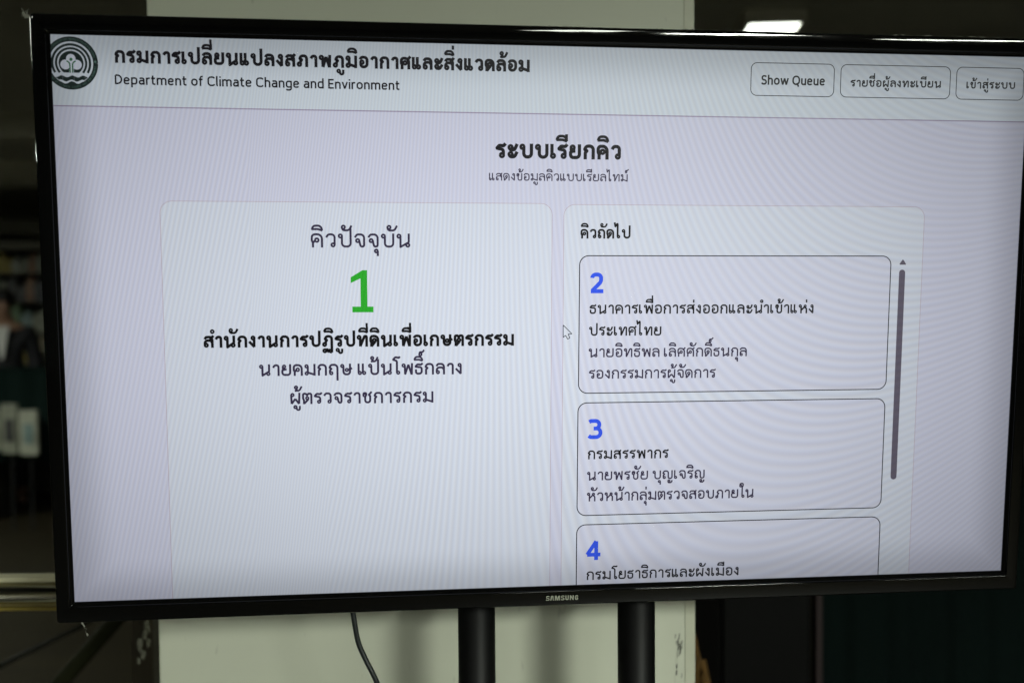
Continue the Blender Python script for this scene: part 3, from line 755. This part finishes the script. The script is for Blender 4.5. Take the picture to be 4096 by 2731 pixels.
# green cloth over the counter and white boards below it
b = bmesh.new(); a, c = px(-900, 1850, 7.2), px(700, 1478, 7.2); n_ = 90
vs = []
for k in range(n_ + 1):
    x = a.x + (c.x - a.x) * k / n_; y = a.y + .03 * math.sin(k * 1.1) + .015 * math.sin(k * 2.7)
    vs.append((b.verts.new((x, y, a.z)), b.verts.new((x, a.y + .01, c.z)), b.verts.new((x, a.y + .6, c.z))))
for p_, q_ in zip(vs, vs[1:]):
    b.faces.new((p_[0], q_[0], q_[1], p_[1])); b.faces.new((p_[1], q_[1], q_[2], p_[2]))
tag(obj('counter_cloth', b, mat('dark_green_cloth', (.002, .0075, .006), .9, spec=.1), smooth=True), 'dark green cloth draped along the counter under the display shelf', 'cloth')
ct = empty('counter', px(-150, 1900, 7.25), 'low dark counter under the green cloth at the far left', 'counter')
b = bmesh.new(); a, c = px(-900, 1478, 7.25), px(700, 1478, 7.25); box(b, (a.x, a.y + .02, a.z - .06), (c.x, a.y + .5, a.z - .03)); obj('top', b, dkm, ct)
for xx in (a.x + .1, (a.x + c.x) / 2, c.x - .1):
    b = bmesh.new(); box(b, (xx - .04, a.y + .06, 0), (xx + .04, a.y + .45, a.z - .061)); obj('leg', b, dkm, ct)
for k, (x0, x1, y0, y1, m_, lb) in enumerate(((-70, -2, 1640, 1800, gm[1], 'greyish board leaning on the far counter, furthest from the television edge'), (6, 68, 1615, 1815, gm[1], 'middle pale grey board leaning on the far left counter'), (78, 150, 1640, 1820, gm[0], 'cream board leaning on the far counter, nearest the television edge'))):
    a, c = px(x0, y1, 7.05), px(x1, y0, 7.05); b = bmesh.new(); box(b, (a.x, a.y, a.z), (c.x, a.y + .03, c.z), .004)
    t_ = (c.x - a.x)
    r_ = empty('display_board', a, lb, 'board', 'boards under the counter'); obj('panel', b, m_, r_)
    b = bmesh.new(); box(b, (a.x + t_ * .25, a.y - .006, a.z + (c.z - a.z) * .25), (a.x + t_ * .8, a.y - .001, a.z + (c.z - a.z) * .7), .002); obj('picture', b, gm[5 - k] if k else gm[4], r_)
    b = bmesh.new(); tube(b, [(a.x + t_ * .5, a.y + .04, 0), (a.x + t_ * .5, a.y + .04, c.z - .02)], .008, 8); obj('easel_leg', b, bk0, r_)

# person in a dark suit by the shelves
def skin(name, pts, edges, rad, m, parent, sub=2):
    me = bpy.data.meshes.new(name + '_frame'); me.from_pydata(pts, edges, []); o = bpy.data.objects.new(name + '_frame', me); COL.objects.link(o)
    sk = o.modifiers.new('s', 'SKIN'); me.skin_vertices.new() if not me.skin_vertices else None
    for v_, r in zip(me.skin_vertices[0].data, rad): v_.radius = r if isinstance(r, tuple) else (r, r)
    me.skin_vertices[0].data[0].use_root = True
    sb = o.modifiers.new('u', 'SUBSURF'); sb.levels = sub; sb.render_levels = sub
    dg = bpy.context.evaluated_depsgraph_get(); dg.update(); nm = bpy.data.meshes.new_from_object(o.evaluated_get(dg))
    bpy.data.objects.remove(o); q = bpy.data.objects.new(name, nm); COL.objects.link(q); nm.materials.clear(); nm.materials.append(m)
    for f in nm.polygons: f.use_smooth = True
    q.parent = parent; return q


pp = px(14, 1300, 8.05); pp.z = 0
person = empty('person', pp, 'person in a dark suit and white shirt standing by the far display shelf', 'person')
person.rotation_euler = (0, 0, math.radians(20))
skinm = mat('skin', (.30, .17, .11), .5); suit = mat('dark_suit', (.010, .010, .013), .8); hairm = mat('hair', (.008, .007, .006), .6)
skin('body', [(0, 0, .95), (0, 0, 1.2), (0, .01, 1.40), (0, 0, 1.47), (0, -.02, 1.56), (0, -.015, 1.66), (.10, 0, .92), (.11, -.01, .5), (.11, .02, .08), (.12, -.14, .03), (-.10, 0, .92), (-.11, -.01, .5), (-.11, .02, .08), (-.12, -.14, .03),
      (.17, 0, 1.39), (.23, .02, 1.12), (.21, -.1, .90), (.20, -.14, .80), (-.17, 0, 1.39), (-.23, .02, 1.12), (-.21, -.1, .90), (-.20, -.14, .80), (0, -.10, 1.585)],
     [(0, 1), (1, 2), (2, 3), (3, 4), (4, 5), (0, 6), (6, 7), (7, 8), (8, 9), (0, 10), (10, 11), (11, 12), (12, 13), (2, 14), (14, 15), (15, 16), (16, 17), (2, 18), (18, 19), (19, 20), (20, 21), (4, 22)],
     [(.14, .11), (.13, .10), (.14, .10), .05, (.075, .09), (.07, .085), .09, .065, .045, .04, .09, .065, .045, .04, .06, .05, .035, .03, .06, .05, .035, .03, .016], skinm, person)
skin('suit', [(0, 0, .90), (0, 0, 1.2), (0, .01, 1.40), (.18, 0, 1.39), (.24, .02, 1.12), (.22, -.09, .92), (-.18, 0, 1.39), (-.24, .02, 1.12), (-.22, -.09, .92), (.10, 0, .86), (.11, -.01, .5), (.11, .02, .10), (-.10, 0, .86), (-.11, -.01, .5), (-.11, .02, .10)],
     [(0, 1), (1, 2), (2, 3), (3, 4), (4, 5), (2, 6), (6, 7), (7, 8), (0, 9), (9, 10), (10, 11), (0, 12), (12, 13), (13, 14)],
     [(.17, .135), (.155, .125), (.155, .11), .078, .066, .05, .078, .066, .05, .105, .085, .07, .105, .085, .07], suit, person)
b = bmesh.new()
v = [b.verts.new(c) for c in ((-.055, -.13, 1.44), (.055, -.13, 1.44), (.01, -.155, 1.18), (-.01, -.155, 1.18))]; b.faces.new(v)
r_ = bmesh.ops.extrude_face_region(b, geom=b.faces[:]); bmesh.ops.translate(b, vec=(0, .02, 0), verts=[e for e in r_['geom'] if isinstance(e, bmesh.types.BMVert)])
obj('shirt', b, mat('white_shirt', (.6, .6, .56), .8), person, local=True)
b = bmesh.new(); bmesh.ops.create_uvsphere(b, u_segments=20, v_segments=12, radius=1, matrix=Matrix.Translation((0, .015, 1.665)) @ Matrix.Diagonal((.088, .105, .085, 1)))
obj('hair', b, hairm, person, smooth=True, local=True)

# ------------------------------------------------------------------ right of the pillar: dark green drape, black cabinet
gr = mat('bottle_green_cloth', (.0009, .0040, .0034), .9, .1, 5, spec=.1)
b = bmesh.new(); D = 2.2; a, c = at(3290, 2400, D), at(4700, 2400, D); top = at(4085, 2140, D).z; n_ = 120; vs = []
for k in range(n_ + 1):
    x = a.x + (c.x - a.x) * k / n_; y = a.y + .012 * math.sin(k * .37) + .005 * math.sin(k * .91 + 1)
    vs.append((b.verts.new((x, y - .02, .02)), b.verts.new((x, a.y + (y - a.y) * .3, top - .02)), b.verts.new((x, a.y + .02, top)), b.verts.new((x, a.y + .7, top))))
for p_, q_ in zip(vs, vs[1:]):
    for k in range(3): b.faces.new((p_[k], q_[k], q_[k + 1], p_[k + 1]))
tag(obj('table_cloth', b, gr, smooth=True), 'dark green cloth hanging in folds at the lower right below the television', 'cloth')
tb = empty('table', (a.x + .6, a.y + .4, 0), 'table hidden under the dark green cloth at the lower right', 'table')
b = bmesh.new(); box(b, (a.x + .01, a.y + .06, top - .045), (c.x - .01, a.y + .68, top - .006)); obj('top', b, dkm, tb)
for xx in (a.x + .06, c.x - .06):
    for yy in (a.y + .12, a.y + .62):
        b = bmesh.new(); box(b, (xx - .02, yy - .02, 0), (xx + .02, yy + .02, top - .046)); obj('leg', b, dkm, tb)
cb = at(2870, 2500, 2.1); ce = at(3245, 2500, 2.1)
ca = empty('cabinet', ((cb.x + ce.x) / 2, cb.y + .2, 0), 'tall black cabinet between the pillar and the dark green cloth', 'cabinet')
bk = mat('black_laminate', (.002, .002, .002), .6, spec=.1)
b = bmesh.new(); box(b, (cb.x, cb.y, .03), (ce.x, cb.y + .4, 1.12), .004); obj('case', b, bk, ca)
b = bmesh.new(); box(b, (cb.x + .01, cb.y - .018, .06), (ce.x - .01, cb.y - .001, 1.10), .003); obj('door', b, bk, ca)
b = bmesh.new(); box(b, (ce.x - .04, cb.y - .035, .55), (ce.x - .03, cb.y - .019, .72), .002); obj('handle', b, black, ca)
ra = at(3274, 2500, 2.15)
b = bmesh.new(); box(b, (ra.x - .008, ra.y - .01, 0), (ra.x + .006, ra.y + .02, 1.06), .002)
tag(obj('red_pole', b, mat('dark_red_paint', (.012, .003, .003), .7)), 'thin dark red pole between the black cabinet and the green cloth', 'pole')
b = bmesh.new(); vs = []
for k in range(15):
    c_ = at(2775 + 6.2 * k, 2590 + 16 * k, 1.75); h_ = .026 + .010 * math.sin(k * .9)
    vs.append((b.verts.new(c_ + Vector((0, .01 * math.sin(k * 1.7), -h_ * 2))), b.verts.new(c_ + Vector((0, -.012 + .006 * math.sin(k * 2.3), 0))), b.verts.new(c_ + Vector((0, .01, h_)))))
for p_, q_ in zip(vs, vs[1:]):
    for k in range(2): b.faces.new((p_[k], q_[k], q_[k + 1], p_[k + 1]))
tag(obj('ribbon', b, mat('ochre_fabric', (.10, .05, .007), .9), smooth=True), 'ochre fabric strip sagging just right of the pillar foot', 'ribbon')

print('RATIO', RATIO)
